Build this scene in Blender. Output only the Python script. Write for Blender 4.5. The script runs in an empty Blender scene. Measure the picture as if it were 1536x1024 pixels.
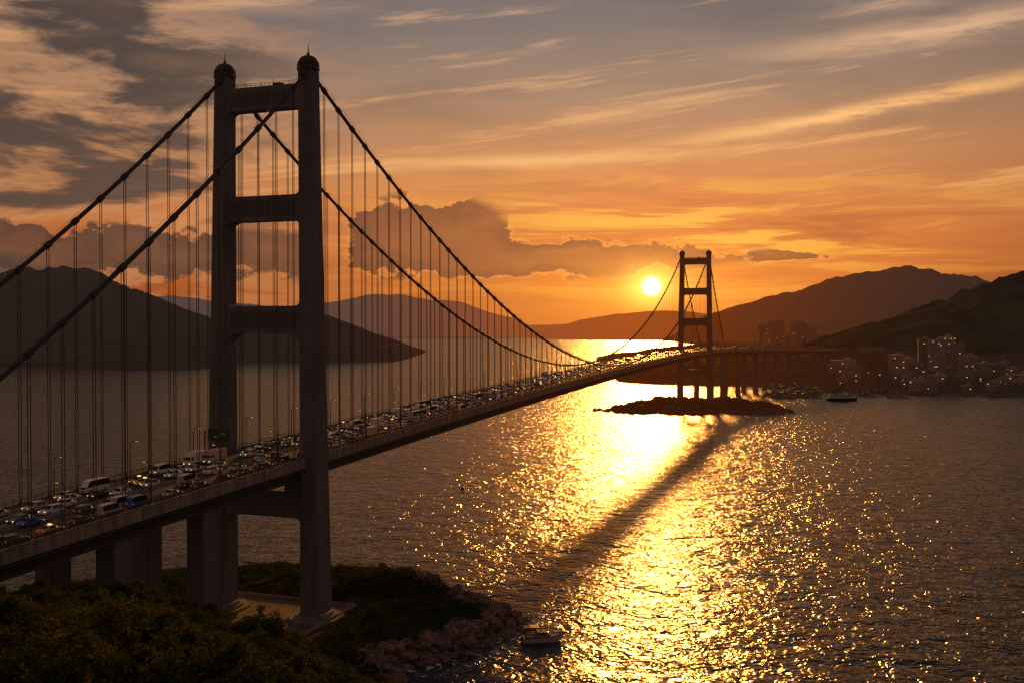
import bpy, math, random
import numpy as np
from mathutils import Vector, noise, Matrix
random.seed(7); np.random.seed(7)
sc = bpy.context.scene
sc.view_settings.view_transform = 'Standard'
sc.view_settings.look = 'None'
sc.view_settings.exposure = 0
R = random.random
def U(a, b): return random.uniform(a, b)
def lin(r, g, b):
    f = lambda c: (c/255/12.92) if c/255 <= 0.04045 else ((c/255+0.055)/1.055)**2.4
    return (f(r), f(g), f(b), 1.0)

# ------------------------------------------------------------------ node helpers
class NT:
    def __init__(s, tree): s.t = tree; s.t.nodes.clear()
    def n(s, typ, **kw):
        nd = s.t.nodes.new(typ)
        for k, v in kw.items(): setattr(nd, k, v)
        return nd
    def l(s, a, b): s.t.links.new(a, b)
    def put(s, sock, v):
        if isinstance(v, bpy.types.NodeSocket): s.l(v, sock)
        else: sock.default_value = v
    def m(s, op, a, b=None, c=None, clamp=False):
        nd = s.n('ShaderNodeMath', operation=op); nd.use_clamp = clamp
        s.put(nd.inputs[0], a)
        if b is not None: s.put(nd.inputs[1], b)
        if c is not None: s.put(nd.inputs[2], c)
        return nd.outputs[0]
    def mix(s, f, a, b, bt='MIX'):
        nd = s.n('ShaderNodeMix', data_type='RGBA', blend_type=bt)
        s.put(nd.inputs[0], f); s.put(nd.inputs[6], a); s.put(nd.inputs[7], b)
        return nd.outputs[2]
    def ramp(s, f, stops, interp='LINEAR'):
        nd = s.n('ShaderNodeValToRGB'); cr = nd.color_ramp; cr.interpolation = interp
        while len(cr.elements) < len(stops): cr.elements.new(0.5)
        for e, (p, c) in zip(cr.elements, stops):
            e.position = p; e.color = c if not isinstance(c, (int, float)) else (c, c, c, 1)
        s.put(nd.inputs[0], f)
        return nd.outputs[0]
    def sstep(s, v, a, b):
        nd = s.n('ShaderNodeMapRange', interpolation_type='SMOOTHSTEP')
        s.put(nd.inputs[0], v); nd.inputs[1].default_value = a; nd.inputs[2].default_value = b
        return nd.outputs[0]
    def noise(s, vec, scale, detail=4, rough=0.55, dist=0.0):
        nd = s.n('ShaderNodeTexNoise'); s.put(nd.inputs['Vector'], vec)
        nd.inputs['Scale'].default_value = scale; nd.inputs['Detail'].default_value = detail
        nd.inputs['Roughness'].default_value = rough; nd.inputs['Distortion'].default_value = dist
        return nd.outputs[0]
    def comb(s, x, y, z):
        nd = s.n('ShaderNodeCombineXYZ')
        for i, v in enumerate((x, y, z)): s.put(nd.inputs[i], v)
        return nd.outputs[0]
    def gauss(s, a, a0, wa, b=None, b0=0, wb=1):
        da = s.m('DIVIDE', s.m('SUBTRACT', a, a0), wa); rr = s.m('MULTIPLY', da, da)
        if b is not None:
            db = s.m('DIVIDE', s.m('SUBTRACT', b, b0), wb); rr = s.m('ADD', rr, s.m('MULTIPLY', db, db))
        return s.m('EXPONENT', s.m('MULTIPLY', rr, -1.0))

SUN_AZ, SUN_EL = 0.1385, 0.036
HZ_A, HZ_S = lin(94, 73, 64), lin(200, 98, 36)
def haze_emission(N, sh, pos, sepx, sepy, k, m):  # airlight painted into the material: emission mixed in with distance, warmer towards the sun
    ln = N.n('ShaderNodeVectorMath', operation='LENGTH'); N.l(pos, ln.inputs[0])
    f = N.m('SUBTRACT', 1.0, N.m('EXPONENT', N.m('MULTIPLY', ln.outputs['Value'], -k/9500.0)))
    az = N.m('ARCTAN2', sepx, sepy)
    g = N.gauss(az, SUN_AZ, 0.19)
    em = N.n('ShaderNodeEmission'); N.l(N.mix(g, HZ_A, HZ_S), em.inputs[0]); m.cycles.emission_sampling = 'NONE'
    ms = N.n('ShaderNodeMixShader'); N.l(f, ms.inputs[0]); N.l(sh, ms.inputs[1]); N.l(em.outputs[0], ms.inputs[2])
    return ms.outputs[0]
def mat(name, col, rough=0.8, var=0.25, nscale=0.3, haze=False, metal=0.0, bump=0.0, bscale=1.0,
        col2=None, emit=None, estr=0.0, spec=0.5, stretch=None, streak=0):
    m = bpy.data.materials.new(name); m.use_nodes = True
    N = NT(m.node_tree)
    out = N.n('ShaderNodeOutputMaterial'); p = N.n('ShaderNodeBsdfPrincipled')
    geo = N.n('ShaderNodeNewGeometry')
    pos = geo.outputs['Position']; vec = pos
    if stretch:
        mp = N.n('ShaderNodeMapping'); mp.inputs['Scale'].default_value = stretch; N.l(vec, mp.inputs[0]); vec = mp.outputs[0]
    c = (*col[:3], 1)
    if var or col2:
        c2 = (*col2[:3], 1) if col2 else tuple([x*(1-var) for x in col[:3]])+(1,)
        nz = N.noise(vec, nscale, 4, 0.6)
        cc = N.mix(N.sstep(nz, 0.35, 0.65), c, c2)
        if streak:
            mp2 = N.n('ShaderNodeMapping'); mp2.inputs['Scale'].default_value = (1.2, 1.2, .05); N.l(pos, mp2.inputs[0])
            cc = N.mix(N.m('MULTIPLY', N.sstep(N.noise(mp2.outputs[0], .9, 3, .6), .5, .72), streak), cc, tuple(x*.4 for x in col[:3])+(1,))
    else: cc = c
    N.put(p.inputs['Base Color'], cc)
    p.inputs['Roughness'].default_value = rough; p.inputs['Metallic'].default_value = metal
    p.inputs['Specular IOR Level'].default_value = spec
    if bump:
        b = N.n('ShaderNodeBump'); b.inputs['Strength'].default_value = 1.0; b.inputs['Distance'].default_value = bump
        N.l(N.noise(vec, bscale, 4, 0.6), b.inputs['Height']); N.l(b.outputs[0], p.inputs['Normal'])
    if emit:
        p.inputs['Emission Color'].default_value = (*emit[:3], 1); p.inputs['Emission Strength'].default_value = estr
        m.cycles.emission_sampling = 'NONE'
    sh = p.outputs[0]
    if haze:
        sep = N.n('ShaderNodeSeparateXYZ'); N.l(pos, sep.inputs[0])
        sh = haze_emission(N, sh, pos, sep.outputs[0], sep.outputs[1], haze, m)
    N.l(sh, out.inputs[0])
    return m

# ------------------------------------------------------------------ mesh builder
class MB:
    def __init__(s): s.v = []; s.f = []; s.mi = []
    def quad(s, a, b, c, d, m=0):
        i = len(s.v); s.v += [tuple(a), tuple(b), tuple(c), tuple(d)]; s.f.append((i, i+1, i+2, i+3)); s.mi.append(m)
    def rings(s, rings, m=0, caps=True, closed=True):
        n = len(rings[0]); i0 = len(s.v)
        for r in rings: s.v += [tuple(p) for p in r]
        for k in range(len(rings)-1):
            for j in range(n if closed else n-1):
                a = i0+k*n+j; b = i0+k*n+(j+1) % n
                s.f.append((a, b, b+n, a+n)); s.mi.append(m)
        if caps and closed:
            s.f.append(tuple(range(i0+n-1, i0-1, -1))); s.mi.append(m)
            k = i0+(len(rings)-1)*n; s.f.append(tuple(range(k, k+n))); s.mi.append(m)
    def box(s, c, sz, m=0, T=None):
        x, y, z = c; a, b, d = sz[0]/2, sz[1]/2, sz[2]/2
        P = [[(x-a, y-b, z+k*d), (x+a, y-b, z+k*d), (x+a, y+b, z+k*d), (x-a, y+b, z+k*d)] for k in (-1, 1)]
        if T: P = [[T(*p) for p in r] for r in P]
        s.rings(P, m)
    def tube(s, pts, rad, n=8, m=0, caps=True):
        rs = rad if isinstance(rad, (list, tuple)) else [rad]*len(pts)
        pts = [Vector(p) for p in pts]; R_ = []
        for i, p in enumerate(pts):
            d = (pts[min(i+1, len(pts)-1)]-pts[max(i-1, 0)])
            if d.length < 1e-9: d = Vector((0, 0, 1))
            d.normalize()
            up = Vector((0, 0, 1)) if abs(d.z) < 0.95 else Vector((1, 0, 0))
            a = d.cross(up).normalized(); b = d.cross(a)
            R_.append([p+(a*math.cos(2*math.pi*j/n)+b*math.sin(2*math.pi*j/n))*rs[i] for j in range(n)])
        s.rings(R_, m, caps)
    def mesh(s, name, mats, smooth=False):
        me = bpy.data.meshes.new(name); me.from_pydata(s.v, [], s.f)
        for m in mats: me.materials.append(m)
        me.polygons.foreach_set('material_index', s.mi)
        if smooth: me.polygons.foreach_set('use_smooth', [True]*len(s.f))
        me.update(); return me
    def obj(s, name, mats, smooth=False, parent=None):
        return addo(name, s.mesh(name, mats, smooth), parent)
def addo(name, data, parent=None, loc=None, rot=0.0, scale=1.0):
    o = bpy.data.objects.new(name, data); sc.collection.objects.link(o)
    if parent: o.parent = parent
    if loc: o.location = loc
    o.rotation_euler = (0, 0, rot); o.scale = (scale,)*3 if isinstance(scale, (int, float)) else scale
    return o

# ------------------------------------------------------------------ bridge frame
C = Vector((-88.9, 363.2)); u = Vector((.3265, .945)).normalized(); r = Vector((u.y, -u.x))
L = 1013.0; S0 = L+15; KAP = .00145; HEAD0 = math.atan2(u.x, u.y)
def path(s):
    if s <= S0: return C+u*s, u
    th = HEAD0+KAP*(s-S0)
    px = C.x+u.x*S0-(math.cos(th)-math.cos(HEAD0))/KAP
    py = C.y+u.y*S0+(math.sin(th)-math.sin(HEAD0))/KAP
    return Vector((px, py)), Vector((math.sin(th), math.cos(th)))
def e(s): t = s/L; return 59.5+29*t-18*t*t
def P(s, v, z):
    p, d = path(s); return (p.x+d.y*v, p.y-d.x*v, z)
def D(s, v, dz): return P(s, v, e(s)+dz)
SMIN, SMAX = -262.0, 1500.0

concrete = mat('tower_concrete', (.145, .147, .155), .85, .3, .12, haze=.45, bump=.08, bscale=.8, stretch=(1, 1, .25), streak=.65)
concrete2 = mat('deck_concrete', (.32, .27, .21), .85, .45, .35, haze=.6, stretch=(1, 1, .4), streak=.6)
groove = mat('recessed_panel', (.07, .068, .068), .9, .2, .3, haze=.5)
steel = mat('dark_steel', (.032, .03, .03), .6, .3, .5, haze=.5)
cablem = mat('cable_steel', (.018, .017, .017), .6, .2, .5, haze=.5)
asphalt = mat('asphalt', (.042, .042, .045), .8, .35, .15, haze=.6)
paint = mat('white_paint', (.6, .6, .58), .7, .2, 1.0, haze=.6)
bridge = bpy.data.objects.new('suspension_bridge', None); sc.collection.objects.link(bridge)

def sweep(mb, prof, m=0, s0=SMIN, s1=SMAX, step=10.7, closed=True):
    n = max(1, int(round((s1-s0)/step))); ss = [s0+(s1-s0)*i/n for i in range(n+1)]
    mb.rings([[D(s, v, dz) for v, dz in prof] for s in ss], m, closed, closed)
def boxs(mb, s, v, dz, ls, lv, lz, m=0):
    for_ = [[D(s-ls/2, v-lv/2, 0)[:2]+(e(s)+dz+k*lz/2,), D(s+ls/2, v-lv/2, 0)[:2]+(e(s)+dz+k*lz/2,),
             D(s+ls/2, v+lv/2, 0)[:2]+(e(s)+dz+k*lz/2,), D(s-ls/2, v+lv/2, 0)[:2]+(e(s)+dz+k*lz/2,)] for k in (-1, 1)]
    mb.rings(for_, m)

# deck
mb = MB()
sweep(mb, [(-18.6, -2.3), (-18.6, .25), (-15.9, .25), (-15.9, -.05), (15.9, -.05), (15.9, .25), (18.6, .25), (18.6, -2.3)], 0)
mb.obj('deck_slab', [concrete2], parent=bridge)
mb = MB()
sweep(mb, [(-16.4, -2.31), (16.4, -2.31), (15.2, -6.4), (-15.2, -6.4)], 0)
s = SMIN+3
while s < SMAX-3:
    boxs(mb, s, 0, -6.7, .9, 31, .55, 0)
    for sg in (-1, 1):
        boxs(mb, s, sg*17.3, -2.75, .5, 2.4, .85, 0)
        mb.tube([D(s, sg*18.2, -2.9), D(s, sg*15.4, -6.0)], .22, 5, 0)
    s += 5.35
for sg in (-1, 1):
    sweep(mb, [(sg*18.3, -3.3), (sg*18.55, -3.3), (sg*18.55, -3.0), (sg*18.3, -3.0)], 0)
    sweep(mb, [(sg*15.0, -7.2), (sg*15.7, -7.2), (sg*15.7, -6.5), (sg*15.0, -6.5)], 0)
mb.obj('deck_girder', [steel], parent=bridge)
mb = MB(); sweep(mb, [(-15.85, 0), (15.85, 0)], 0, closed=False)
mb.obj('road_surface', [asphalt], parent=bridge)
mb = MB()
for sg in (-1, 1):
    sweep(mb, [(sg*15.4, .02), (sg*15.22, .02)], 0, closed=False)
    sweep(mb, [(sg*.9, .02), (sg*.72, .02)], 0, closed=False)
s = SMIN
while s < SMAX-5:
    for v in (4.3, 8.1, 11.9):
        for sg in (-1, 1): sweep(mb, [(sg*v-.1, .02), (sg*v+.1, .02)], 0, s, s+3.5, 4, closed=False)
    s += 9
mb.obj('lane_markings', [paint], parent=bridge)
mb = MB()
sweep(mb, [(-.35, 0), (-.12, .85), (.12, .85), (.35, 0)], 0)
mb.obj('median_barrier', [concrete2], parent=bridge)
mb = MB()   # parapets with posts and rails
for sg in (-1, 1):
    a, b = sg*18.35, sg*18.75
    sweep(mb, [(a, .25), (a, 1.0), (b, 1.0), (b, -2.0), (sg*18.61, -2.0), (sg*18.61, .25)], 0)
    sweep(mb, [(sg*18.3, 1.003), (sg*18.3, 1.15), (sg*18.95, 1.15), (sg*18.95, 1.003)], 0)
    sweep(mb, [(sg*18.6, -2.45), (sg*18.6, -2.05), (sg*18.95, -2.05), (sg*18.95, -2.45)], 0)
    s = SMIN+1
    while s < SMAX-1:
        boxs(mb, s, sg*18.83, -.5, .45, .2, 2.9, 0); s += 5.35
mb.obj('parapet_wall', [concrete2], parent=bridge)
mb = MB()
for sg in (-1, 1):
    for vv in (18.6, 16.0):
        for h in ((1.7, 2.2) if vv > 17 else (.75, 1.15)):
            sweep(mb, [(sg*vv-.06, h), (sg*vv+.06, h), (sg*vv+.06, h+.12), (sg*vv-.06, h+.12)], 0)
        s = SMIN+1; h0 = 1.15 if vv > 17 else .25
        while s < SMAX-1:
            boxs(mb, s, sg*vv, (h0+(2.2 if vv > 17 else 1.2))/2, .14, .14, (2.2 if vv > 17 else 1.2)-h0, 0); s += 2.675
mb.obj('railing', [steel], parent=bridge)

# towers
def legsec(z):
    t = z/200.0
    wv = 7.4-1.9*t; ws = 11.5-5.0*t**.75; cv = 19.9-2.5*t
    return cv, wv, ws
def tower(s0, zb, name):
    root = bpy.data.objects.new(name, None); sc.collection.objects.link(root); root.parent = bridge
    mb = MB()
    for sg in (-1, 1):
        rings = []
        for k in range(21):
            z = zb+(199.0-zb)*k/20; cv, wv, ws = legsec(max(z, 0)); ch = .7
            a, b = ws/2, wv/2
            pf = [(-a+ch, -b), (a-ch, -b), (a, -b+ch), (a, b-ch), (a-ch, b), (-a+ch, b), (-a, b-ch), (-a, -b+ch)]
            rings.append([P(s0+x, sg*cv+y, z) for x, y in pf])
        mb.rings(rings, 0)
        for k in range(0, 48):   # horizontal lift lines
            z = zb+4+(194-zb-4)*k/48.; cv, wv, ws = legsec(z)
            mb.rings([[P(s0+x*(ws/2+.03), sg*cv+y*(wv/2+.03), z+dz) for x, y in ((-.88, -1), (.88, -1), (1, -.8), (1, .8), (.88, 1), (-.88, 1), (-1, .8), (-1, -.8))] for dz in (0, .1)], 1)
    def beam(z0, z1, th, rb, rt, ribs=True):
        cv0, wv0, _ = legsec((z0+z1)/2); vi = cv0-wv0/2+.35
        pf = []
        def arc(cx, cz, R0, a0, a1):
            return [(cx+R0*math.cos(a0+(a1-a0)*i/6), cz+R0*math.sin(a0+(a1-a0)*i/6)) for i in range(7)]
        pf += arc(-vi+rb, z0-rb, rb, math.pi, math.pi/2) if rb else [(-vi, z0)]
        pf += arc(vi-rb, z0-rb, rb, math.pi/2, 0) if rb else [(vi, z0)]
        pf += arc(vi-rt, z1+rt, rt, 0, -math.pi/2) if rt else [(vi, z1)]
        pf += arc(-vi+rt, z1+rt, rt, -math.pi/2, -math.pi) if rt else [(-vi, z1)]
        ra = [P(s0-th/2, v, z) for v, z in pf]; rb_ = [P(s0+th/2, v, z) for v, z in pf]
        mb.rings([ra, rb_], 0)
        if ribs:
            for sg in (-1, 1):
                sf = s0+sg*(th/2+.02)
                h = z1-z0
                mb.rings([[P(sf-.04, v, z), P(sf+.04, v, z)]+[P(sf+.04, v2, z), P(sf-.04, v2, z)] for z, v, v2 in ((z0+h*.2, -vi+2.2, vi-2.2), (z1-h*.2, -vi+2.2, vi-2.2))], 1)
                n = 20
                for i in range(n+1):
                    v = -vi+2.2+(2*vi-4.4)*i/n
                    mb.box((0, 0, 0), (.16, .5, h*.6), 0, T=lambda x, y, z, v=v: P(sf+sg*.07+x, v+y, (z0+z1)/2+z))
    beam(184.5, 192.8, 5.2, 2.6, 0)
    beam(144.6, 153.6, 5.6, 3.0, 2.4)
    beam(104.0, 114.0, 6.2, 5.0, 2.6)
    beam(38.5, 46.5, 7.5, 3.0, 0, False)
    for sg in (-1, 1): mb.box((0, 0, 0), (5, 5, 7), 0, T=lambda x, y, z: P(s0+x, sg*11+y, 49.5+z))
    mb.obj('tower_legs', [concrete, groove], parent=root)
    mb = MB()
    for sg in (-1, 1):
        cv = legsec(200)[0]
        def ring(rad, z, n=16, sx=1.0): return [P(s0+rad*sx*math.cos(2*math.pi*j/n), sg*cv+rad*math.sin(2*math.pi*j/n), z) for j in range(n)]
        rr = [(2.7, 196.2), (2.9, 197.0), (3.9, 197.6), (4.1, 197.7), (4.1, 198.2), (3.6, 198.3), (3.6, 199.9), (3.85, 200.0), (3.85, 200.4), (3.5, 200.5)]
        for k in range(1, 9):
            a = math.pi/2*k/8; rr.append((max(.25, 3.45*math.cos(a)), 200.5+2.4*math.sin(a)))
        rr += [(.5, 203.0), (.6, 203.5), (.22, 204.0), (.12, 206.2), (.05, 207.2)]
        mb.rings([ring(a, z) for a, z in rr], 0)
        for j in range(10):
            a = 2*math.pi*j/10
            q = (s0+4.0*math.cos(a), sg*cv+4.0*math.sin(a))
            mb.tube([P(*q, 198.2), P(*q, 199.4)], .07, 4)
        mb.rings([ring(4.06, 199.3, 20), ring(4.06, 199.42, 20)], 0)
        for dd in (-1, 1):
            mb.box((0, 0, 0), (2.4, 2.6, 2.6), 0, T=lambda x, y, z: P(s0+dd*3.2+x, sg*cv+y, 196.6+z))
    for sg in (-1, 1):
        for h in (.7, 1.3): mb.tube([P(s0+sg*2.3, -15, 192.8+h), P(s0+sg*2.3, 15, 192.8+h)], .07, 4)
        for i in range(16): mb.tube([P(s0+sg*2.3, -14.6+i*29.2/15, 192.8), P(s0+sg*2.3, -14.6+i*29.2/15, 194.1)], .07, 4)
    for v, h in ((-9, 2.6), (-2, 1.8), (3, 3.2), (10, 2.0)): mb.tube([P(s0, v, 192.8), P(s0, v, 192.8+h)], .1, 4)
    mb.box((0, 0, 0), (2.2, 3.2, 1.3), 0, T=lambda x, y, z: P(s0+x, 5+y, 193.45+z))
    mb.obj('saddle_housing', [steel], parent=root)
    mb = MB()
    for sg in (-1, 1):
        for k, (w, h0, h1) in enumerate(((13.5, -8, 1.6), (10.2, 1.6, 2.4), (8.4, 2.4, 3.4))):
            pf = [(w*.75*math.cos(2*math.pi*j/8+math.pi/8)*1.05, w*.75*math.sin(2*math.pi*j/8+math.pi/8)) for j in range(8)]
            mb.rings([[P(s0+x, sg*19.9+y, zb+h0+.6) for x, y in pf], [P(s0+x, sg*19.9+y, zb+h1+.6) for x, y in pf]], 0)
    mb.obj('tower_plinth', [concrete2], parent=root)
tower(0, 1, 'bridge_tower'); tower(L, 1, 'bridge_tower')

# cables and hangers
ZT, CV = 198.0, 17.6
def cz(s):
    if s < 0: a = -s; return max(ZT-.86*a+.0008*a*a, 0)
    if s <= L: zm = e(L/2)+3.6; return zm+(ZT-zm)*((s-L/2)/(L/2))**2
    a = s-L; return ZT-.86*a+.0008*a*a
mbC, mbH = MB(), MB()
SA = -206.0; SB = L+190
for sg in (-1, 1):
    ss = [SA+(0-SA)*i/24 for i in range(24)]+[L*i/90 for i in range(91)]+[L+(SB-L)*i/24 for i in range(1, 25)]
    def q(s): 
        p = C+u*s+r*(sg*CV); return (p.x, p.y, cz(s))
    mbC.tube([q(s) for s in ss], .66, 8)
    hs = [-10.7*k for k in range(1, 18)]+[10.7*k for k in range(1, 94)]+[L+10.7*k for k in range(1, 15)]
    for s in hs:
        if 0 < s < L and L-s < 6: continue
        z1 = cz(s); base = D(s, sg*CV, .3)[2] 
        if z1-base < 1.0: continue
        p = C+u*s+r*(sg*CV)
        d = Vector(q(s+1))-Vector(q(s-1)); d.normalize()
        c = Vector((p.x, p.y, z1))
        mbC.tube([c-d*1.0, c+d*1.0], .98, 8)
        for o in (-.45, .45):
            pp = p+u*o
            mbH.tube([(pp.x, pp.y, base-1), (pp.x, pp.y, cz(s+o))], .12, 5)
        mbH.tube([(p.x, p.y, base-1), (p.x, p.y, base+1.2)], .5, 6)
    for side in (-.6, .6):   # hand ropes
        def qq(s): 
            p = C+u*s+r*(sg*CV+side); return (p.x, p.y, cz(s)+1.5)
        mbC.tube([qq(s) for s in ss], .05, 4)
mbC.obj('main_cable', [cablem], parent=bridge); mbH.obj('hanger_rope', [cablem], parent=bridge)

# ------------------------------------------------------------------ terrain
def poly_dist(X, Y, poly):
    pts = np.array(poly, float); n = len(pts)
    best = np.full(X.shape, 1e12); ins = np.zeros(X.shape, bool)
    for i in range(n):
        a = pts[i]; b = pts[(i+1) % n]; ab = b-a
        t = np.clip(((X-a[0])*ab[0]+(Y-a[1])*ab[1])/(ab@ab), 0, 1)
        d = (X-a[0]-t*ab[0])**2+(Y-a[1]-t*ab[1])**2; best = np.minimum(best, d)
        cond = ((a[1] > Y) != (b[1] > Y)); xi = (b[0]-a[0])*(Y-a[1])/((b[1]-a[1]) or 1e-9)+a[0]
        ins ^= cond & (X < xi)
    d = np.sqrt(best); return np.where(ins, d, -d)
def fbm(X, Y, sc_, seed=0, oct=5):
    out = np.empty(X.shape)
    for i in np.ndindex(X.shape): out[i] = noise.fractal(Vector((X[i]*sc_, Y[i]*sc_, seed*7.3)), 1.0, 2.0, oct)
    return out
def ridged(X, Y, sc_, seed=0, oct=6):
    out = np.empty(X.shape)
    for i in np.ndindex(X.shape): out[i] = noise.ridged_multi_fractal(Vector((X[i]*sc_, Y[i]*sc_, seed*7.3)), 1.0, 2.1, oct, 1.0, 2.0)
    return out
def grid_obj(name, X, Y, Z, m):
    ny, nx = X.shape
    vs = np.stack([X.ravel(), Y.ravel(), Z.ravel()], 1).tolist(); fs = []
    for j in range(ny-1):
        for i in range(nx-1):
            a = j*nx+i; fs.append((a, a+1, a+nx+1, a+nx))
    me = bpy.data.meshes.new(name); me.from_pydata(vs, [], fs); me.materials.append(m)
    me.polygons.foreach_set('use_smooth', [True]*len(fs)); me.update()
    return addo(name, me)

NEAR = [(4, 360), (1, 351), (-9, 341), (-13, 328), (-24, 320), (-37, 312), (-36, 296), (-28, 270), (-12, 215), (10, 150), (40, 70), (80, 0), (90, -90),
        (-420, -90), (-420, 320), (-300, 345), (-230, 360), (-190, 395), (-150, 425), (-100, 438), (-62, 431), (-42, 416), (-24, 398), (-10, 380)]
def near_h(X, Y):
    d = poly_dist(X, Y, NEAR)
    d = d+2.2*NZ(X, Y, .09, 3)
    H = 94.5-.255*Y-.35*np.maximum(0, X+.38*Y)+3.0*NZ(X, Y, .02, 5)-np.maximum(0, Y-285)*.12
    low = 4.2+1.2*NZ(X, Y, .06, 9)+4.5*np.exp(-(((X+47)/18)**2+((Y-398)/14)**2))
    cap = np.maximum(H, low)
    rise = np.where(d > 0, d*1.05*(1+.35*NZ(X, Y, .12, 11)), d*.8)
    h = np.minimum(cap, np.maximum(rise, -6))
    dx, dy = X-C.x, Y-C.y; s_ = dx*u.x+dy*u.y; v_ = dx*r.x+dy*r.y
    f = np.clip(1-(np.maximum(np.abs(v_)-30, 0)+np.maximum(np.abs(s_+4)-25, 0))/7, 0, 1)
    f = f*f*(3-2*f)
    return h*(1-f)+2.4*f, d
def NZ(X, Y, s_, seed): 
    return fbm(X, Y, s_, seed, 4)
def nh(x, y):
    h, d = near_h(np.array([[x]], float), np.array([[y]], float)); return float(h[0, 0]), float(d[0, 0])
gx = np.arange(-420, 100, 3.0); gy = np.arange(-90, 456, 3.0)
X, Y = np.meshgrid(gx, gy); H, DD = near_h(X, Y)

def ground_mat(name, green, green2, rock, haze=False, rockz=(3, 7), nscale=.08, bd=12):
    m = bpy.data.materials.new(name); m.use_nodes = True; N = NT(m.node_tree)
    out = N.n('ShaderNodeOutputMaterial'); p = N.n('ShaderNodeBsdfPrincipled'); geo = N.n('ShaderNodeNewGeometry')
    pos = geo.outputs['Position']; sep = N.n('ShaderNodeSeparateXYZ'); N.l(pos, sep.inputs[0])
    g = N.mix(N.sstep(N.noise(pos, nscale, 6, .65), .35, .65), (*green, 1), (*green2, 1))
    if rock:
        rk = N.mix(N.sstep(N.noise(pos, .6, 5, .7), .3, .7), (*rock, 1), tuple(x*.35 for x in rock)+(1,))
        zz = N.m('ADD', sep.outputs[2], N.m('MULTIPLY', N.noise(pos, .15, 3), 5.0))
        g = N.mix(N.sstep(zz, rockz[0]+2.5, rockz[1]+2.5), rk, g)
    N.l(g, p.inputs['Base Color'])
    p.inputs['Roughness'].default_value = .95; p.inputs['Specular IOR Level'].default_value = .0
    b = N.n('ShaderNodeBump'); b.inputs['Distance'].default_value = 1.0 if not haze else bd; N.l(N.noise(pos, .5 if not haze else .03, 5, .7), b.inputs['Height']); N.l(b.outputs[0], p.inputs['Normal'])
    sh = p.outputs[0]
    if haze: sh = haze_emission(N, sh, pos, sep.outputs[0], sep.outputs[1], haze, m)
    N.l(sh, out.inputs[0]); return m
nearm = ground_mat('headland_ground', (.028, .04, .014), (.05, .048, .022), (.24, .16, .11), rockz=(2.0, 4.2))
grid_obj('headland_terrain', X, Y, H, nearm)

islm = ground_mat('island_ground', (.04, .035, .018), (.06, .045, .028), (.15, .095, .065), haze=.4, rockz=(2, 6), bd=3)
ISL = [(118, 1232), (140, 1208), (185, 1200), (225, 1190), (262, 1196), (300, 1188), (330, 1205), (338, 1232), (322, 1270), (318, 1345), (270, 1390), (205, 1392), (165, 1330), (135, 1275)]
gx = np.arange(90, 375, 3.5); gy = np.arange(1165, 1420, 3.5); X, Y = np.meshgrid(gx, gy)
def isl_h(X, Y):
    d = poly_dist(X, Y, ISL)+17*fbm(X, Y, .03, 2, 4)
    mound = 4.5+6.5*np.exp(-(((X-300)/26)**2+((Y-1230)/22)**2))+4*np.exp(-(((X-196)/24)**2+((Y-1250)/26)**2))
    return np.where(d > 0, np.minimum(d*.5, mound)+d.clip(0, 8)/8*3.0*fbm(X, Y, .05, 4, 4), d*.4), d
hh, _ = isl_h(X, Y)
grid_obj('island_terrain', X, Y, np.maximum(hh, -5), islm)
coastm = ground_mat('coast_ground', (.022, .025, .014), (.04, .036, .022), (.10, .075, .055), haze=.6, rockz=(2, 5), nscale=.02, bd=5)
COAST = [(190, 1830), (230, 1765), (300, 1720), (420, 1700), (520, 1640), (560, 1570), (640, 1510), (760, 1470), (860, 1420), (1000, 1370), (1400, 1320), (2600, 1200), (3000, 3500), (300, 3500), (200, 2300)]
gx = np.arange(150, 3000, 18.0); gy = np.arange(1180, 3200, 18.0); X, Y = np.meshgrid(gx, gy)
d = poly_dist(X, Y, COAST)+12*fbm(X, Y, .012, 2)
def coast_cap(X, Y): return 8+np.clip((X-520)*.02, 0, 30)+np.clip((Y-1750)*.05, 0, 30)*np.clip((X-300)/300, 0, 1)
KN = (610, 1790)
hh = np.where(d > 0, np.minimum(d*.22, coast_cap(X, Y))*(1+.25*fbm(X, Y, .01, 4)), d*.2)
hh = hh+46*np.exp(-(((X-KN[0])/110)**2+((Y-KN[1])/80)**2))*(d > 0)
grid_obj('coast_terrain', X, Y, np.maximum(hh, -6), coastm)

def px(x, y, Dd): return ((x-768)/1500*Dd, Dd, 108+(484-y)/1500*Dd)
def hill(name, ridge, Dd, wf, wb, m, nz=.22, ns=.004, seed=1, res=160, rough=.03):
    pts = [px(x, y, Dd) for x, y in ridge]; xs = np.array([p[0] for p in pts]); zs = np.array([p[2] for p in pts])
    tx = np.linspace(xs[0], xs[-1], res); tz = np.interp(tx, xs, zs)
    ww = np.linspace(-1, 1, 71); X, W = np.meshgrid(tx, ww); Z0 = np.tile(tz, (71, 1))
    Y = Dd+np.where(W < 0, W*wf, W*wb)
    n1 = (ridged(X, Y, ns, seed)-1.1)*.8
    sh = (1-np.abs(W)**1.15)
    Zr = Z0*sh+Z0.max()*nz*n1*np.sqrt(np.abs(W))*(1-np.abs(W)**3)*np.clip(Z0/Z0.max()*1.6, 0, 1)
    Zr += Z0*rough*fbm(X, Y, ns*6, seed+3, 5)
    edge = np.clip(np.minimum((X-tx[0]), (tx[-1]-X))/((tx[-1]-tx[0])*.03), 0, 1)
    Zr = Zr*edge-8*(1-edge)-9*np.abs(W)**6
    grid_obj(name, X, Y, Zr, m)
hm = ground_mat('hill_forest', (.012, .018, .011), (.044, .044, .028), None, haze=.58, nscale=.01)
hmm = ground_mat('mountain_forest', (.014, .018, .010), (.040, .038, .022), None, haze=.66, nscale=.006)
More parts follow.
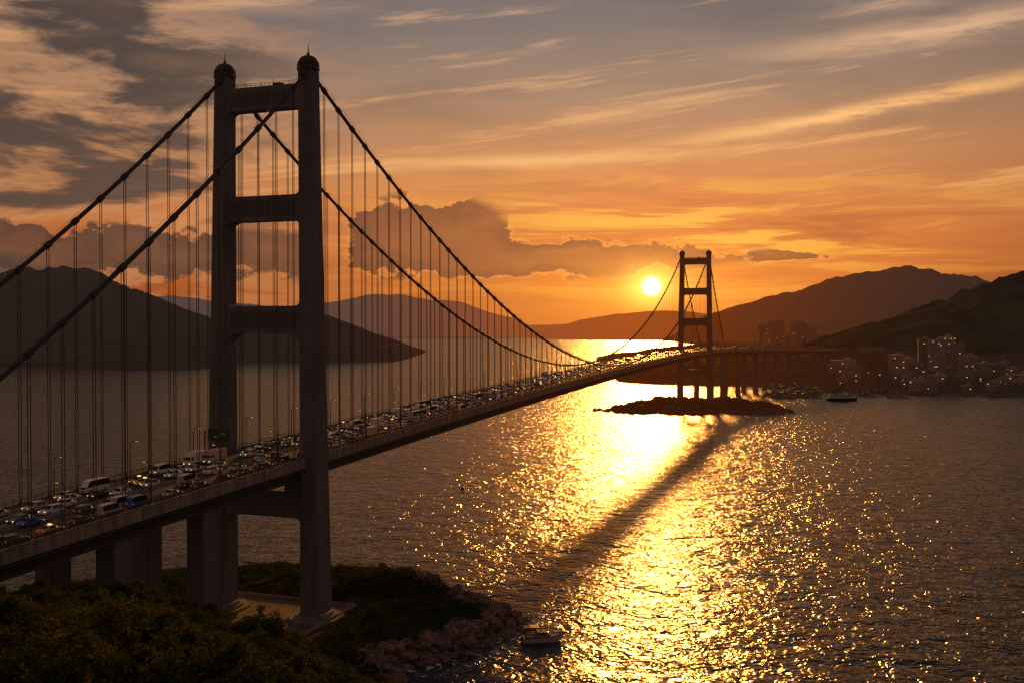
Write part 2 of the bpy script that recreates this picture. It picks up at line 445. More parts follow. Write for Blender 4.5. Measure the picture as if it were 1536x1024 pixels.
hmr = ground_mat('hill_forest_near', (.02, .034, .013), (.085, .088, .036), None, haze=.26, nscale=.012)
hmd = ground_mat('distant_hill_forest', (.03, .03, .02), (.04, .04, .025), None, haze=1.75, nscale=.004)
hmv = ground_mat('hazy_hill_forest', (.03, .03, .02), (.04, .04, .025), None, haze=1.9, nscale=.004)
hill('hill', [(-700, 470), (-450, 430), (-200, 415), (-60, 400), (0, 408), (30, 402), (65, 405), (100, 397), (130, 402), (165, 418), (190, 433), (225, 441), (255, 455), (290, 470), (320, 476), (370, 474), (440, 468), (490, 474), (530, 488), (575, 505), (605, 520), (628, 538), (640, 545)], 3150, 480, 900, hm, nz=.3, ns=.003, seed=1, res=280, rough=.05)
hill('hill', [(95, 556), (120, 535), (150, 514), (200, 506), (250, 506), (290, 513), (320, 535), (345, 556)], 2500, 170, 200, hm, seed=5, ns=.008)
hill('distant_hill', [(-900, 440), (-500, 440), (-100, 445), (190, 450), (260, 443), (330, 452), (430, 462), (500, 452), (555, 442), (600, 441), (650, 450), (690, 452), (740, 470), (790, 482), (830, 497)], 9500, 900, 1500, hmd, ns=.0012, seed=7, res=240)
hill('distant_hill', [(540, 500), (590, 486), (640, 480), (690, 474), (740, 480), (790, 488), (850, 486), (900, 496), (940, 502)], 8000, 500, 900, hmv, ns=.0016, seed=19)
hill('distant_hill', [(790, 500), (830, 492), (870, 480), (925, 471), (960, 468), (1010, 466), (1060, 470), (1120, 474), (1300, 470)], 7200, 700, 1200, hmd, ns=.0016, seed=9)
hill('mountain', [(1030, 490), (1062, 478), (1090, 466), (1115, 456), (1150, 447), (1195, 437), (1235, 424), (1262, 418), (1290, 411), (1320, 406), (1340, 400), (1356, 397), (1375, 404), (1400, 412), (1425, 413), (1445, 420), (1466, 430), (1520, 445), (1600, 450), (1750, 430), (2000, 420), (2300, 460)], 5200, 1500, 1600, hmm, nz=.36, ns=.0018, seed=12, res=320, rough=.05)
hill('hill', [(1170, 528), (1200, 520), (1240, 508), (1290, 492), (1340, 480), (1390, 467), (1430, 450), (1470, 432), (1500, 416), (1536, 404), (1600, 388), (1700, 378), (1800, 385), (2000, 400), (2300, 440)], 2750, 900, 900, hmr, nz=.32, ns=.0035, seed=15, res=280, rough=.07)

# ------------------------------------------------------------------ water
wm = bpy.data.materials.new('sea_water'); wm.use_nodes = True; N = NT(wm.node_tree)
out = N.n('ShaderNodeOutputMaterial'); p = N.n('ShaderNodeBsdfPrincipled'); geo = N.n('ShaderNodeNewGeometry'); pos = geo.outputs['Position']
p.inputs['Base Color'].default_value = (.016, .026, .028, 1); p.inputs['IOR'].default_value = 1.333
patch = N.noise(pos, .007, 2, .5)
N.l(N.m('ADD', .17, N.m('MULTIPLY', patch, .06)), p.inputs['Roughness'])
def mp(vec, sx, sy, rot):
    q_ = N.n('ShaderNodeMapping'); q_.inputs['Scale'].default_value = (sx, sy, 1); q_.inputs['Rotation'].default_value = (0, 0, rot); N.l(vec, q_.inputs[0]); return q_.outputs[0]
w1 = N.noise(mp(pos, .045, .06, .3), 1.0, 1, .5, .4)
w2 = N.noise(mp(pos, .15, .17, -.2), 1.0, 2, .5, .8)
w3 = N.noise(mp(pos, .55, .5, .15), 1.0, 1, .5)
def crest(x):
    return N.m('SUBTRACT', 1.0, N.m('ABSOLUTE', N.m('MULTIPLY', N.m('SUBTRACT', x, .5), 2.2)))
amp = N.m('ADD', .50, N.m('MULTIPLY', patch, .8))
hsum = N.m('ADD', N.m('ADD', N.m('MULTIPLY', w1, 2.5), N.m('MULTIPLY', crest(w2), 1.05)), N.m('MULTIPLY', w3, .30))
b = N.n('ShaderNodeBump'); b.inputs['Strength'].default_value = 1.0; N.l(amp, b.inputs['Distance'])
N.l(hsum, b.inputs['Height']); N.l(b.outputs[0], p.inputs['Normal']); N.l(p.outputs[0], out.inputs[0])
mb = MB(); mb.quad((-40000, -3000, 0), (40000, -3000, 0), (40000, 60000, 0), (-40000, 60000, 0)); mb.obj('sea_water', [wm])
fm = bpy.data.materials.new('sea_foam'); fm.use_nodes = True; N = NT(fm.node_tree)
out = N.n('ShaderNodeOutputMaterial'); geo = N.n('ShaderNodeNewGeometry'); df = N.n('ShaderNodeBsdfDiffuse'); df.inputs[0].default_value = (.75, .75, .75, 1); tr = N.n('ShaderNodeBsdfTransparent')
ms = N.n('ShaderNodeMixShader'); N.l(N.m('MULTIPLY', N.sstep(N.noise(geo.outputs['Position'], .28, 6, .7, .8), .53, .62), .85), ms.inputs[0]); N.l(tr.outputs[0], ms.inputs[1]); N.l(df.outputs[0], ms.inputs[2]); N.l(ms.outputs[0], out.inputs[0])
mb = MB(); fp = [(-8, 384), (6, 364), (6, 356), (2, 346), (-6, 337), (-9, 325), (-20, 314), (-32, 306)]
ofs = [(6, 4), (8, 2), (8, -2), (7, -5), (7, -6), (8, -6), (8, -7), (8, -5)]
mb.rings([[(x-o[0]*.7, y-o[1]*.7, .06), (x+o[0]*.8, y+o[1]*.8, .06)] for (x, y), o in zip(fp, ofs)], 0, closed=False)
mb.obj('sea_foam', [fm])

# ------------------------------------------------------------------ piers
mb = MB()
def column(s, v, ws, wv, zb, zt):
    rings = []
    for k, z in enumerate((zb, zt-3, zt)):
        g = 1.0 if k < 2 else 1.12
        a, b_, ch = ws/2*g, wv/2*g, .45
        pf = [(-a+ch, -b_), (a-ch, -b_), (a, -b_+ch), (a, b_-ch), (a-ch, b_), (-a+ch, b_), (-a, b_-ch), (-a, -b_+ch)]
        rings.append([P(s+x, v+y, z) for x, y in pf])
    mb.rings(rings, 0)
for s in (-53, -92, -150, -205):
    zt = e(s)-7.2
    for v in (-10.5, 10.5):
        q_ = P(s, v, 0); column(s, v, 7.5, 6.5, nh(q_[0], q_[1])[0]-4, zt)
    mb.box((0, 0, 0), (6, 27, 3), 0, T=lambda x, y, z: P(s+x, y, zt-1.4+z))
for s in range(1080, 1500, 66):
    zt = e(s)-7.2
    for v in (-10, 10): column(s, v, 5, 7, -3, zt)
    mb.box((0, 0, 0), (4.6, 28, 3), 0, T=lambda x, y, z: P(s+x, y, zt-1.4+z))
mb.obj('approach_pier', [concrete], parent=bridge)
mb = MB(); mb.box((0, 0, 0), (40, 46, 60), 0, T=lambda x, y, z: P(-232+x, y, 25+z-4)); mb.obj('cable_anchorage', [concrete2], parent=bridge)
pav = mat('plaza_paving', (.22, .165, .12), .9, .5, .35)
mb = MB()
mb.box((0, 0, 0), (44, 54, .5), 0, T=lambda x, y, z: P(-5+x, y, 2.35+z))
mb.obj('plaza_pavement', [pav])
mb = MB()
for a in ((-27, 0, .4, 54), (17, 0, .4, 54), (-5, 27, 44.4, .4), (-5, -27, 44.4, .4), (-12, 8, 8, .5), (-16, 3, .5, 10)):
    mb.box((0, 0, 0), (a[2], a[3], 1.1), 0, T=lambda x, y, z: P(a[0]+x, a[1]+y, 3.1+z))
mb.obj('low_wall', [concrete2])

# ------------------------------------------------------------------ rocks
rockm = mat('shore_rock', (.28, .18, .13), .9, .6, .5, bump=.35, bscale=1.2, col2=(.08, .055, .045))
rockf = mat('island_rock', (.13, .085, .06), .9, .6, .3, haze=.4, col2=(.05, .036, .03))
import bmesh
def rocks(name, places, m):
    bm = bmesh.new()
    for (x, y, z, rad) in places:
        ret = bmesh.ops.create_icosphere(bm, subdivisions=2, radius=1.0)
        sd = U(0, 100); sx, sy, sz = U(.8, 1.5), U(.7, 1.2), U(.5, .85); rz = U(0, 6.28)
        cr, sr = math.cos(rz), math.sin(rz)
        pl = [(Vector((U(-1, 1), U(-1, 1), U(-.4, 1))).normalized(), U(.5, .8)) for _ in range(7)]
        for vv in ret['verts']:
            p_ = vv.co.copy()
            for n_, dd in pl:
                k = p_.dot(n_)
                if k > dd: p_ -= n_*(k-dd)*.9
            p_ *= 1+.25*noise.noise(p_*1.5+Vector((sd, 0, 0)))
            p_ = Vector((p_.x*sx, p_.y*sy, p_.z*sz))*rad
            vv.co = Vector((x+p_.x*cr-p_.y*sr, y+p_.x*sr+p_.y*cr, z+p_.z))
    me = bpy.data.meshes.new(name); bm.to_mesh(me); bm.free(); me.materials.append(m); return addo(name, me)
pl = []
while len(pl) < 620:
    x, y = U(-60, 8), U(280, 425)
    h, d = nh(x, y)
    if -3.5 < d < 11 and R() < (1.0 if y < 385 else .4):
        pl.append((x, y, max(h, -.3)+U(-.2, .3), U(.7, 2.0) if R() < .75 else U(2, 4.2)))
rocks('shoreline_rocks', pl, rockm)
pl = []
Xa = np.random.uniform(100, 360, 4000); Ya = np.random.uniform(1170, 1410, 4000); hh, dd = isl_h(Xa, Ya)
for x, y, d, h in zip(Xa, Ya, dd, hh):
    if -7 < d < 14 and len(pl) < 420: pl.append((x, y, max(h, 0), U(1.2, 5.0)))
rocks('island_rocks', pl, rockf)

# ------------------------------------------------------------------ foliage
def leafmat(name, a, b_, c_):
    m = bpy.data.materials.new(name); m.use_nodes = True; N = NT(m.node_tree)
    out = N.n('ShaderNodeOutputMaterial'); geo = N.n('ShaderNodeNewGeometry'); oi = N.n('ShaderNodeObjectInfo')
    nz = N.noise(geo.outputs['Position'], .35, 2, .6)
    c = N.mix(N.sstep(nz, .35, .65), (*a, 1), (*b_, 1)); c = N.mix(N.m('MULTIPLY', oi.outputs['Random'], .7), c, (*c_, 1))
    df = N.n('ShaderNodeBsdfDiffuse'); tr = N.n('ShaderNodeBsdfTranslucent'); N.l(c, df.inputs[0]); N.l(c, tr.inputs[0])
    ms = N.n('ShaderNodeMixShader'); ms.inputs[0].default_value = .3; N.l(df.outputs[0], ms.inputs[1]); N.l(tr.outputs[0], ms.inputs[2]); N.l(ms.outputs[0], out.inputs[0]); return m
leaf = leafmat('leaves', (.055, .085, .016), (.14, .125, .022), (.03, .05, .014))
bark = mat('bark', (.07, .05, .035), .95, .4, 2.0)
def leaves(mb, c, rad, n, size, m, squash=.75):
    c = Vector(c)
    for _ in range(n):
        d = Vector((random.gauss(0, 1), random.gauss(0, 1), random.gauss(0, 1))).normalized()
        p_ = c+Vector((d.x, d.y, d.z*squash))*rad*(R()**.4)
        nrm = (d+Vector((U(-1, 1), U(-1, 1), U(-.6, 1)))*.8).normalized()
        a = nrm.orthogonal().normalized(); a.rotate(Matrix.Rotation(U(0, 6.28), 3, nrm)); b_ = nrm.cross(a); s_ = size*U(.6, 1.3)
        mb.quad(p_-a*s_, p_-b_*s_*.55, p_+a*s_, p_+b_*s_*.55, m)
def tree_mesh(seed):
    random.seed(seed); mb = MB(); h = U(7.5, 9.5)
    top = Vector((U(-.6, .6), U(-.6, .6), h*.62))
    mb.tube([(0, 0, -1.5), (top.x*.3, top.y*.3, h*.25), tuple(top)], [.42, .33, .2], 7, 0)
    cl = []
    for k in range(9):
        a = 2*math.pi*k/9+U(-.3, .3); z0 = h*U(.28, .6); rr = U(2.3, 4.4); z1 = z0+U(1.2, 3.2)
        st = Vector((top.x*z0/h, top.y*z0/h, z0)); en = Vector((math.cos(a)*rr, math.sin(a)*rr, z1)); mid = (st+en)/2+Vector((0, 0, .5))
        mb.tube([st, mid, en], [.17, .11, .05], 5, 0); cl += [en, mid+Vector((U(-.6, .6), U(-.6, .6), 1.0))]
    for k in range(34):
        a = U(0, 6.28); rr = 4.3*math.sqrt(R()); zt = h*.62+h*.42*(1-(rr/5.0)**2)*U(.55, 1.0)
        cl.append(Vector((math.cos(a)*rr, math.sin(a)*rr, zt)))
    for c in cl: leaves(mb, c, U(.7, 1.3), 62, .24, 1)
    return mb.mesh('broadleaf_tree', [bark, leaf])
tm = [tree_mesh(100+i) for i in range(5)]
random.seed(21); cnt = 0
yy = 62.0
while yy < 352:
    xx = -.60*yy-25
    while xx < 30:
        x, y = xx+U(-2.2, 2.2), yy+U(-2.2, 2.2)
        xx += 5.9+yy*.004
        if x > -.05*y: continue
        h, d = nh(x, y)
        if d < 7 or h < 3.5: continue
        dx, dy = x-C.x, y-C.y; s_ = dx*u.x+dy*u.y; v_ = dx*r.x+dy*r.y
        if s_ > -46 and abs(v_) < 34: continue
        if v_ > -10 and y > 300: continue
        if any(abs(s_-q_) < 7 and abs(abs(v_)-10.5) < 6.5 for q_ in (-53, -92, -150)): continue
        if s_ < -205 and abs(v_) < 28: continue
        k = U(.75, 1.25) if y < 275 else U(.5, .8)
        addo('broadleaf_tree', tm[random.randrange(5)], loc=(x, y, h-.3), rot=U(0, 6.28), scale=(k*U(.9, 1.1), k*U(.9, 1.1), k*U(.85, 1.2))); cnt += 1
    yy += 5.7
print('trees', cnt)
mb = MB(); n = 0
while n < 1900:
    x, y = U(-190, -8), U(296, 436)
    h, d = nh(x, y); dx, dy = x-C.x, y-C.y; s_ = dx*u.x+dy*u.y; v_ = dx*r.x+dy*r.y
    if d < (6 if y > 350 else 8) or h < 2: continue
    if abs(v_) < 29 and -29 < s_ < 19: continue
    rr = U(1.1, 2.8) if y > 345 else U(.8, 1.9); leaves(mb, (x, y, h+rr*.3), rr, int(24*rr), .33, 0); n += 1
mb.obj('shrubs', [leaf])
mb = MB()
leaff = mat('coast_foliage', (.028, .038, .014), .95, .5, .05, haze=.5, spec=0)
Xa = np.random.uniform(200, 1500, 3600); Ya = np.random.uniform(1350, 2300, 3600); dd = poly_dist(Xa, Ya, COAST)
def knoll(x, y): return 46*math.exp(-(((x-KN[0])/110)**2+((y-KN[1])/80)**2))
for x, y, d in zip(Xa, Ya, dd):
    if d > 14 and x/y < .6:
        h = min(d*.22, float(coast_cap(np.array(x), np.array(y))))+knoll(x, y)
        leaves(mb, (x, y, h+2), U(4, 9), 12, 2.0, 0)
Xa = np.random.uniform(130, 340, 900); Ya = np.random.uniform(1200, 1390, 900); hh, dd = isl_h(Xa, Ya)
for x, y, d, h in zip(Xa, Ya, dd, hh):
    if d > 10 and not (abs(x-242) < 30 and abs(y-1321) < 14): leaves(mb, (x, y, h+.5), U(1.6, 3.6), 10, 1.0, 0)
mb.obj('coast_trees', [leaff])

# ------------------------------------------------------------------ vehicles
glass = mat('car_glass', (.02, .022, .025), .08, 0)
tyre = mat('tyre_rubber', (.02, .02, .02), .9, 0)
headl = mat('headlight', (.7, .62, .45), .3, 0, emit=(1, .62, .25), estr=1.6)
taill = mat('taillight', (.35, .02, .01), .3, 0, emit=(1, .06, .015), estr=.5)
def cmat(n_, c): return mat(n_, c, .32, 0, spec=.6)
COL = {'white': cmat('car_paint_white', (.8, .79, .77)), 'silver': cmat('car_paint_silver', (.48, .48, .48)), 'black': cmat('car_paint_black', (.018, .018, .02)),
       'grey': cmat('car_paint_grey', (.13, .13, .135)), 'red': cmat('car_paint_red', (.26, .03, .02)), 'blue': cmat('car_paint_blue', (.03, .15, .45)), 'yellow': cmat('car_paint_yellow', (.75, .42, .05)), 'cream': cmat('truck_paint_cream', (.66, .56, .4))}
def wheels(mb, xs, w, rad):
    for x in xs:
        for sg in (-1, 1):
            mb.tube([(x, sg*(w/2-.22), rad), (x, sg*(w/2+.01), rad)], rad, 12, 2)
            mb.tube([(x, sg*(w/2+.01), rad), (x, sg*(w/2+.03), rad)], rad*.55, 8, 5)
def loft_car(name, st, w, wx, wr, lights):
    mb = MB(); R_ = []
    for x, zl, zb_, zr, hb, hr in st:
        R_.append([(x, -hb*.92, zl), (x, -hb, (zl+zb_)/2), (x, -hb*.97, zb_), (x, -hr, zr), (x, hr, zr), (x, hb*.97, zb_), (x, hb, (zl+zb_)/2), (x, hb*.92, zl)])
    n = 8; i0 = len(mb.v)
    for q_ in R_: mb.v += q_
    for k in range(len(R_)-1):
        cab0 = st[k][3]-st[k][2] > .12; cab1 = st[k+1][3]-st[k+1][2] > .12
        for j in range(n):
            a = i0+k*n+j; b_ = i0+k*n+(j+1) % n; mi = 0
            if j in (2, 4) and cab0 and cab1: mi = 1
            if j == 3 and (cab0 != cab1): mi = 1
            mb.f.append((a, a+n, b_+n, b_)); mb.mi.append(mi)
    mb.f.append(tuple(range(i0, i0+n))); mb.mi.append(0); k = i0+(len(R_)-1)*n; mb.f.append(tuple(range(k+n-1, k-1, -1))); mb.mi.append(0)
    wheels(mb, wx, w, wr)
    xf, xr, zh, yo = lights
    for sg in (-1, 1):
        mb.box((xf, sg*yo, zh), (.08, .3, .15), 3); mb.box((xr, sg*yo, zh+.1), (.08, .28, .14), 4)
        mb.box((st[len(st)//2+1][0]+.35, sg*(w/2+.08), .98), (.14, .2, .14), 0)
    mb.box((xf+.02, 0, zh-.22), (.06, .9, .2), 2); mb.box((xr-.02, 0, zh-.1), (.06, .5, .12), 5)
    return mb
def variants(mb, name, cols):
    base = mb.mesh(name, [COL[cols[0]], glass, tyre, headl, taill, COL['silver']]); res = [base]
    for c in cols[1:]:
        k = base.copy(); k.materials[0] = COL[c]; res.append(k)
    return res
sedan = [(-2.3, .45, .75, .8, .70, .55), (-2.2, .28, .92, .98, .84, .66), (-1.55, .25, .95, 1.02, .88, .68), (-.95, .25, .95, 1.42, .9, .60), (-.1, .25, .94, 1.47, .9, .62), (.45, .25, .92, 1.42, .9, .6), (1.05, .25, .90, .95, .89, .68), (1.9, .28, .78, .84, .86, .64), (2.28, .38, .62, .66, .72, .5)]
hatch = [(-2.05, .4, .85, .9, .74, .6), (-2.0, .28, .95, 1.05, .84, .64), (-1.65, .25, .97, 1.45, .88, .6), (-.8, .25, .97, 1.55, .9, .63), (.2, .25, .95, 1.52, .9, .62), (.95, .25, .93, .98, .88, .68), (1.7, .28, .82, .88, .85, .62), (2.0, .38, .65, .7, .74, .5)]
suv = [(-2.3, .45, .95, 1.05, .8, .66), (-2.25, .35, 1.05, 1.15, .92, .7), (-2.0, .33, 1.08, 1.68, .94, .68), (-.8, .33, 1.08, 1.76, .95, .72), (.35, .33, 1.05, 1.72, .95, .7), (1.0, .33, 1.03, 1.1, .94, .72), (1.95, .36, .95, 1.02, .92, .68), (2.3, .45, .75, .8, .8, .55)]
vanp = [(-2.6, .45, 1.1, 1.9, .9, .75), (-2.55, .35, 1.2, 2.15, .96, .82), (-1.5, .33, 1.2, 2.25, .98, .84), (.5, .33, 1.2, 2.22, .98, .84), (1.5, .33, 1.15, 2.0, .97, .8), (2.05, .33, 1.1, 1.18, .95, .75), (2.5, .36, .95, 1.0, .92, .7), (2.65, .45, .75, .8, .82, .6)]
minib = [(-3.5, .5, 1.3, 2.4, 1.0, .85), (-3.45, .38, 1.35, 2.65, 1.06, .92), (-2, .36, 1.35, 2.72, 1.08, .94), (0, .36, 1.35, 2.72, 1.08, .94), (2.3, .36, 1.3, 2.6, 1.08, .92), (3.1, .36, 1.2, 1.35, 1.05, .85), (3.45, .45, .9, 1.0, .95, .7)]
coach = [(-5.9, .6, 1.5, 3.0, 1.15, 1.05), (-5.85, .4, 1.55, 3.2, 1.24, 1.12), (-3, .4, 1.5, 3.25, 1.25, 1.14), (0, .4, 1.5, 3.25, 1.25, 1.14), (4.8, .4, 1.45, 3.22, 1.25, 1.12), (5.75, .4, 1.3, 3.0, 1.22, 1.0), (5.9, .6, 1.1, 1.25, 1.15, .9)]
VC = ['white', 'silver', 'black', 'grey', 'red', 'blue']
V = {'sedan_car': variants(loft_car('sedan_car', sedan, 1.8, (-1.4, 1.42), .33, (2.16, -2.27, .66, .6)), 'sedan_car', VC),
     'hatchback_car': variants(loft_car('hatchback_car', hatch, 1.78, (-1.25, 1.3), .33, (1.92, -2.04, .72, .62)), 'hatchback_car', VC),
     'suv_car': variants(loft_car('suv_car', suv, 1.9, (-1.4, 1.4), .39, (2.2, -2.3, .85, .66)), 'suv_car', VC),
     'delivery_van': variants(loft_car('delivery_van', vanp, 1.96, (-1.6, 1.65), .37, (2.58, -2.6, .85, .7)), 'delivery_van', ['white', 'silver', 'blue']),
     'minibus': variants(loft_car('minibus', minib, 2.16, (-2.1, 2.2), .42, (3.4, -3.5, .85, .75)), 'minibus', ['white', 'cream']),
     'coach_bus': variants(loft_car('coach_bus', coach, 2.5, (-3.6, 3.7), .52, (5.88, -5.9, .85, .95)), 'coach_bus', ['white', 'silver', 'cream'])}
tx = loft_car('taxi', sedan, 1.8, (-1.4, 1.42), .33, (2.16, -2.27, .66, .6)); tx.box((-.2, 0, 1.55), (.28, .7, .16), 3); V['taxi'] = variants(tx, 'taxi', ['yellow', 'red'])
mb = MB()
mb.box((-1.2, 0, 2.15), (5.2, 2.3, 2.5), 0); mb.box((-.6, 0, .72), (6.6, .9, .3), 2)
cab = [[(x, -1.08, zl), (x, 1.08, zl), (x, 1.02, zt), (x, -1.02, zt)] for x, zl, zt in ((1.55, .55, 2.5), (2.5, .55, 2.5), (2.95, .5, 1.5), (3.1, .5, 1.35))]
mb.rings(cab, 0); mb.quad((2.53, -.9, 2.42), (2.53, .9, 2.42), (2.97, .92, 1.55), (2.97, -.92, 1.55), 1)
for sg in (-1, 1):
    mb.box((2.1, sg*1.06, 1.95), (.7, .05, .65), 1); mb.box((3.12, sg*.8, .8), (.06, .3, .2), 3); mb.box((-3.85, sg*.9, .8), (.06, .3, .2), 4); mb.box((2.6, sg*1.25, 1.9), (.1, .2, .4), 2)
wheels(mb, (-2.6, 2.2), 2.1, .46); V['box_truck'] = variants(mb, 'box_truck', ['cream', 'white', 'silver'])
def put(kind, s, v, ci=None, sc_=1.38, flip=None):
    lst = V[kind]; me = lst[ci] if ci is not None else random.choice(lst)
    if kind in ('box_truck', 'minibus', 'coach_bus'): sc_ = 1.3
    if s < 0: sc_ *= 1.08
    fwd = (v > 0) if flip is None else flip
    p_, d_ = path(s); ang = math.atan2(d_.y, d_.x)+(0 if fwd else math.pi)
    q_ = D(s, v, .01); addo(kind, me, loc=q_, rot=ang+U(-.015, .015), scale=sc_)
LN = [-13.8, -10.1, -6.3, -2.5, 2.5, 6.3, 10.1, 13.8]
near_c = [('minibus', -72, LN[0], 0), ('hatchback_car', -84, LN[0], 0), ('taxi', -57, LN[1], 0), ('sedan_car', -45, LN[2], 0), ('sedan_car', -34, LN[2], 0), ('box_truck', -18, LN[1], 0), ('box_truck', -24, LN[0], 1),
          ('suv_car', -3, LN[2], 0), ('hatchback_car', -112, LN[3], 5), ('suv_car', -101, LN[3], 0), ('sedan_car', -92, LN[2], 0), ('sedan_car', -79, LN[2], 2), ('sedan_car', -74, LN[3], 0), ('hatchback_car', -61, LN[3], 0),
          ('taxi', -59, LN[2], 0), ('sedan_car', -37, LN[1], 0), ('sedan_car', -108, LN[0], 1), ('suv_car', -99, LN[1], 1), ('sedan_car', 8, LN[2], 2), ('hatchback_car', 3, LN[1], 1), ('sedan_car', -26, LN[3], 0), ('delivery_van', -42, LN[0], 0), ('suv_car', -118, LN[1], 0), ('sedan_car', -126, LN[3], 1), ('sedan_car', -86, LN[1], 1)]
for k, s, v, c in near_c: put(k, s, v, c)
nveh = 0
for v in LN:
    s = (14 if v < 0 else -140)+U(0, 12)
    while s < 1300:
        z = R(); kind = 'sedan_car' if z < .42 else 'hatchback_car' if z < .62 else 'suv_car' if z < .80 else 'taxi' if z < .86 else 'delivery_van' if z < .92 else 'box_truck' if z < .955 else 'minibus' if z < .985 else 'coach_bus'
        if s < 20 and kind in ('box_truck', 'minibus', 'coach_bus'): kind = 'sedan_car'
        ci = None
        if kind in ('sedan_car', 'hatchback_car', 'suv_car'): ci = random.choice([2, 3, 2, 3, 2, 3, 1] if (s < 20 and v > 8) else [0, 0, 0, 1, 1, 2, 3, 3, 2, 4, 5])
        put(kind, s, v+U(-.15, .15), ci); nveh += 1
        if s < 20 and v > 0: s += U(10, 15) if v > 12 else U(24, 46)
        else: s += (U(10.5, 17) if s < 500 else U(11, 20))
print('vehicles', nveh)

# ------------------------------------------------------------------ street lamps & sign gantry
lampm = mat('lamp_head', (.7, .55, .35), .4, 0, emit=(1, .5, .16), estr=2.2)
mb = MB(); mb.tube([(0, 0, 0), (0, 0, 1.2)], .26, 8, 0); mb.tube([(0, 0, 1.2), (0, 0, 11.0), (0, -.5, 11.9), (0, -2.2, 12.3)], [.21, .16, .13, .11], 6, 0)
mb.box((0, -2.5, 12.26), (.4, 1.3, .22), 0); mb.box((0, -2.5, 12.12), (.24, .9, .06), 1); lm = mb.mesh('street_lamp', [steel, lampm])
for s in np.arange(-245, 1490, 32.1):
    for sg in (-1, 1):
        p_, d_ = path(s); ang = math.atan2(d_.y, d_.x)+(math.pi if sg < 0 else 0)
        # arm reaches over the road from either kerb
        addo('street_lamp', lm, loc=D(s, sg*17.0, .25), rot=ang+math.pi)
signg = mat('sign_green', (.015, .07, .04), .5, 0); signo = mat('sign_orange', (.5, .18, .03), .5, 0)
root = bpy.data.objects.new('traffic_sign', None); sc.collection.objects.link(root)
mb = MB(); sS = -13.5
mb.tube([D(sS, -17.2, .2), D(sS, -17.2, 10.5)], .28, 8, 0); mb.tube([D(sS, -17.2, 10.2), D(sS, -6.8, 10.2)], .2, 6, 0); mb.tube([D(sS, -17.2, 8.4), D(sS, -6.8, 8.4)], .2, 6, 0)
mb.obj('sign_post', [steel], parent=root)
mb = MB(); mb.box((0, 0, 0), (.2, 8.6, 4.2), 0, T=lambda x, y, z: P(sS-.45+x, -11+y, e(sS)+9.3+z)); 
mb.box((0, 0, 0), (.04, 2.2, .9), 1, T=lambda x, y, z: P(sS-.58+x, -9.2+y, e(sS)+9.8+z)); mb.box((0, 0, 0), (.04, 1.4, .5), 2, T=lambda x, y, z: P(sS-.58+x, -12.4+y, e(sS)+8.6+z))
mb.obj('sign_panel', [signg, signo, paint], parent=root)

# ------------------------------------------------------------------ town
bw = [mat('building_wall_%d' % i, c, .85, .25, .05, haze=.5, spec=.1) for i, c in enumerate([(.34, .29, .25), (.24, .21, .18), (.42, .37, .32), (.16, .13, .105)])]
bwin = mat('building_window', (.02, .02, .022), .5, 0, haze=.5, spec=.1); bwl = mat('lit_window', (.4, .28, .15), .4, 0, emit=(1, .5, .18), estr=.8)
def building(name, loc, w, dp, nf, wi, rot=0., lit=.03):
    mb = MB(); fh = 3.1; h = nf*fh
    mb.box((0, 0, h/2-4), (w, dp, h+8), 0)
    for k in range(1, nf): mb.box((0, 0, k*fh), (w+.5, dp+.5, .3), 0)
    mb.box((0, 0, h+.6), (w+.3, dp+.3, 1.2), 0); mb.box((w*.15, 0, h+3), (w*.3, dp*.4, 4), 0); mb.tube([(w*.15, 0, h+5), (w*.15, 0, h+9)], .2, 4, 0)
    for face in range(4):
        ww, dd_ = (w, dp) if face % 2 == 0 else (dp, w); nc = max(2, int(ww/3.2))
        for i in range(nc):
            for k in range(nf):
                xx = -ww/2+(i+.5)*ww/nc; z = k*fh+1.8; y = dd_/2+.06; hw = ww/nc*.3
                pts = [(xx-hw, -y, z-.8), (xx+hw, -y, z-.8), (xx+hw, -y, z+.7), (xx-hw, -y, z+.7)]
                a = face*math.pi/2; ca, sa = math.cos(a), math.sin(a)
                mb.quad(*[(x*ca-y_*sa, x*sa+y_*ca, zz) for x, y_, zz in pts], 2 if R() < lit else 1)
    o = mb.obj(name, [bw[wi], bwin, bwl]); o.location = loc; o.rotation_euler = (0, 0, rot); return o
def gz(x, y):
    d = float(poly_dist(np.array([x]), np.array([y]), COAST)[0]); return min(max(d, 0)*.22, float(coast_cap(np.array(x), np.array(y))))+knoll(x, y)
TW = [(1345, 1700, 22, 16, 10, 2), (1360, 1705, 20, 16, 8, 2), (1405, 1750, 24, 18, 18, 0), (1420, 1770, 22, 20, 20, 2), (1436, 1740, 24, 18, 17, 1), (1387, 1800, 22, 16, 17, 3), (1396, 1850, 22, 16, 16, 3), (1452, 1700, 26, 18, 12, 0), (1475, 1690, 28, 18, 8, 1), (1495, 1720, 24, 16, 7, 3), (1265, 1720, 40, 18, 5, 2), (1285, 1700, 24, 16, 3, 1), (1445, 1620, 30, 14, 4, 1), (1405, 1600, 26, 14, 4, 0), (1375, 1660, 22, 16, 8, 3)]
for xx, yy_, w, dp, nf, wi in TW:
    X_ = (xx-768)/1500*yy_; building('apartment_building', (X_, yy_, gz(X_, yy_)), w, dp, nf, wi, U(-.4, .2))
random.seed(5)
for i in range(95):
    Y_ = U(1500, 1900); X_ = Y_*U(.32, .56)
    if poly_dist(np.array([X_]), np.array([Y_]), COAST)[0] < 16: continue
    if abs(X_-KN[0]) < 80 and abs(Y_-KN[1]) < 60: continue
    building('low_rise_building', (X_, Y_, gz(X_, Y_)-1), U(12, 26), U(10, 16), random.randint(2, 4), random.choice((0, 1, 3, 3, 1)), U(-.6, .6), .04)
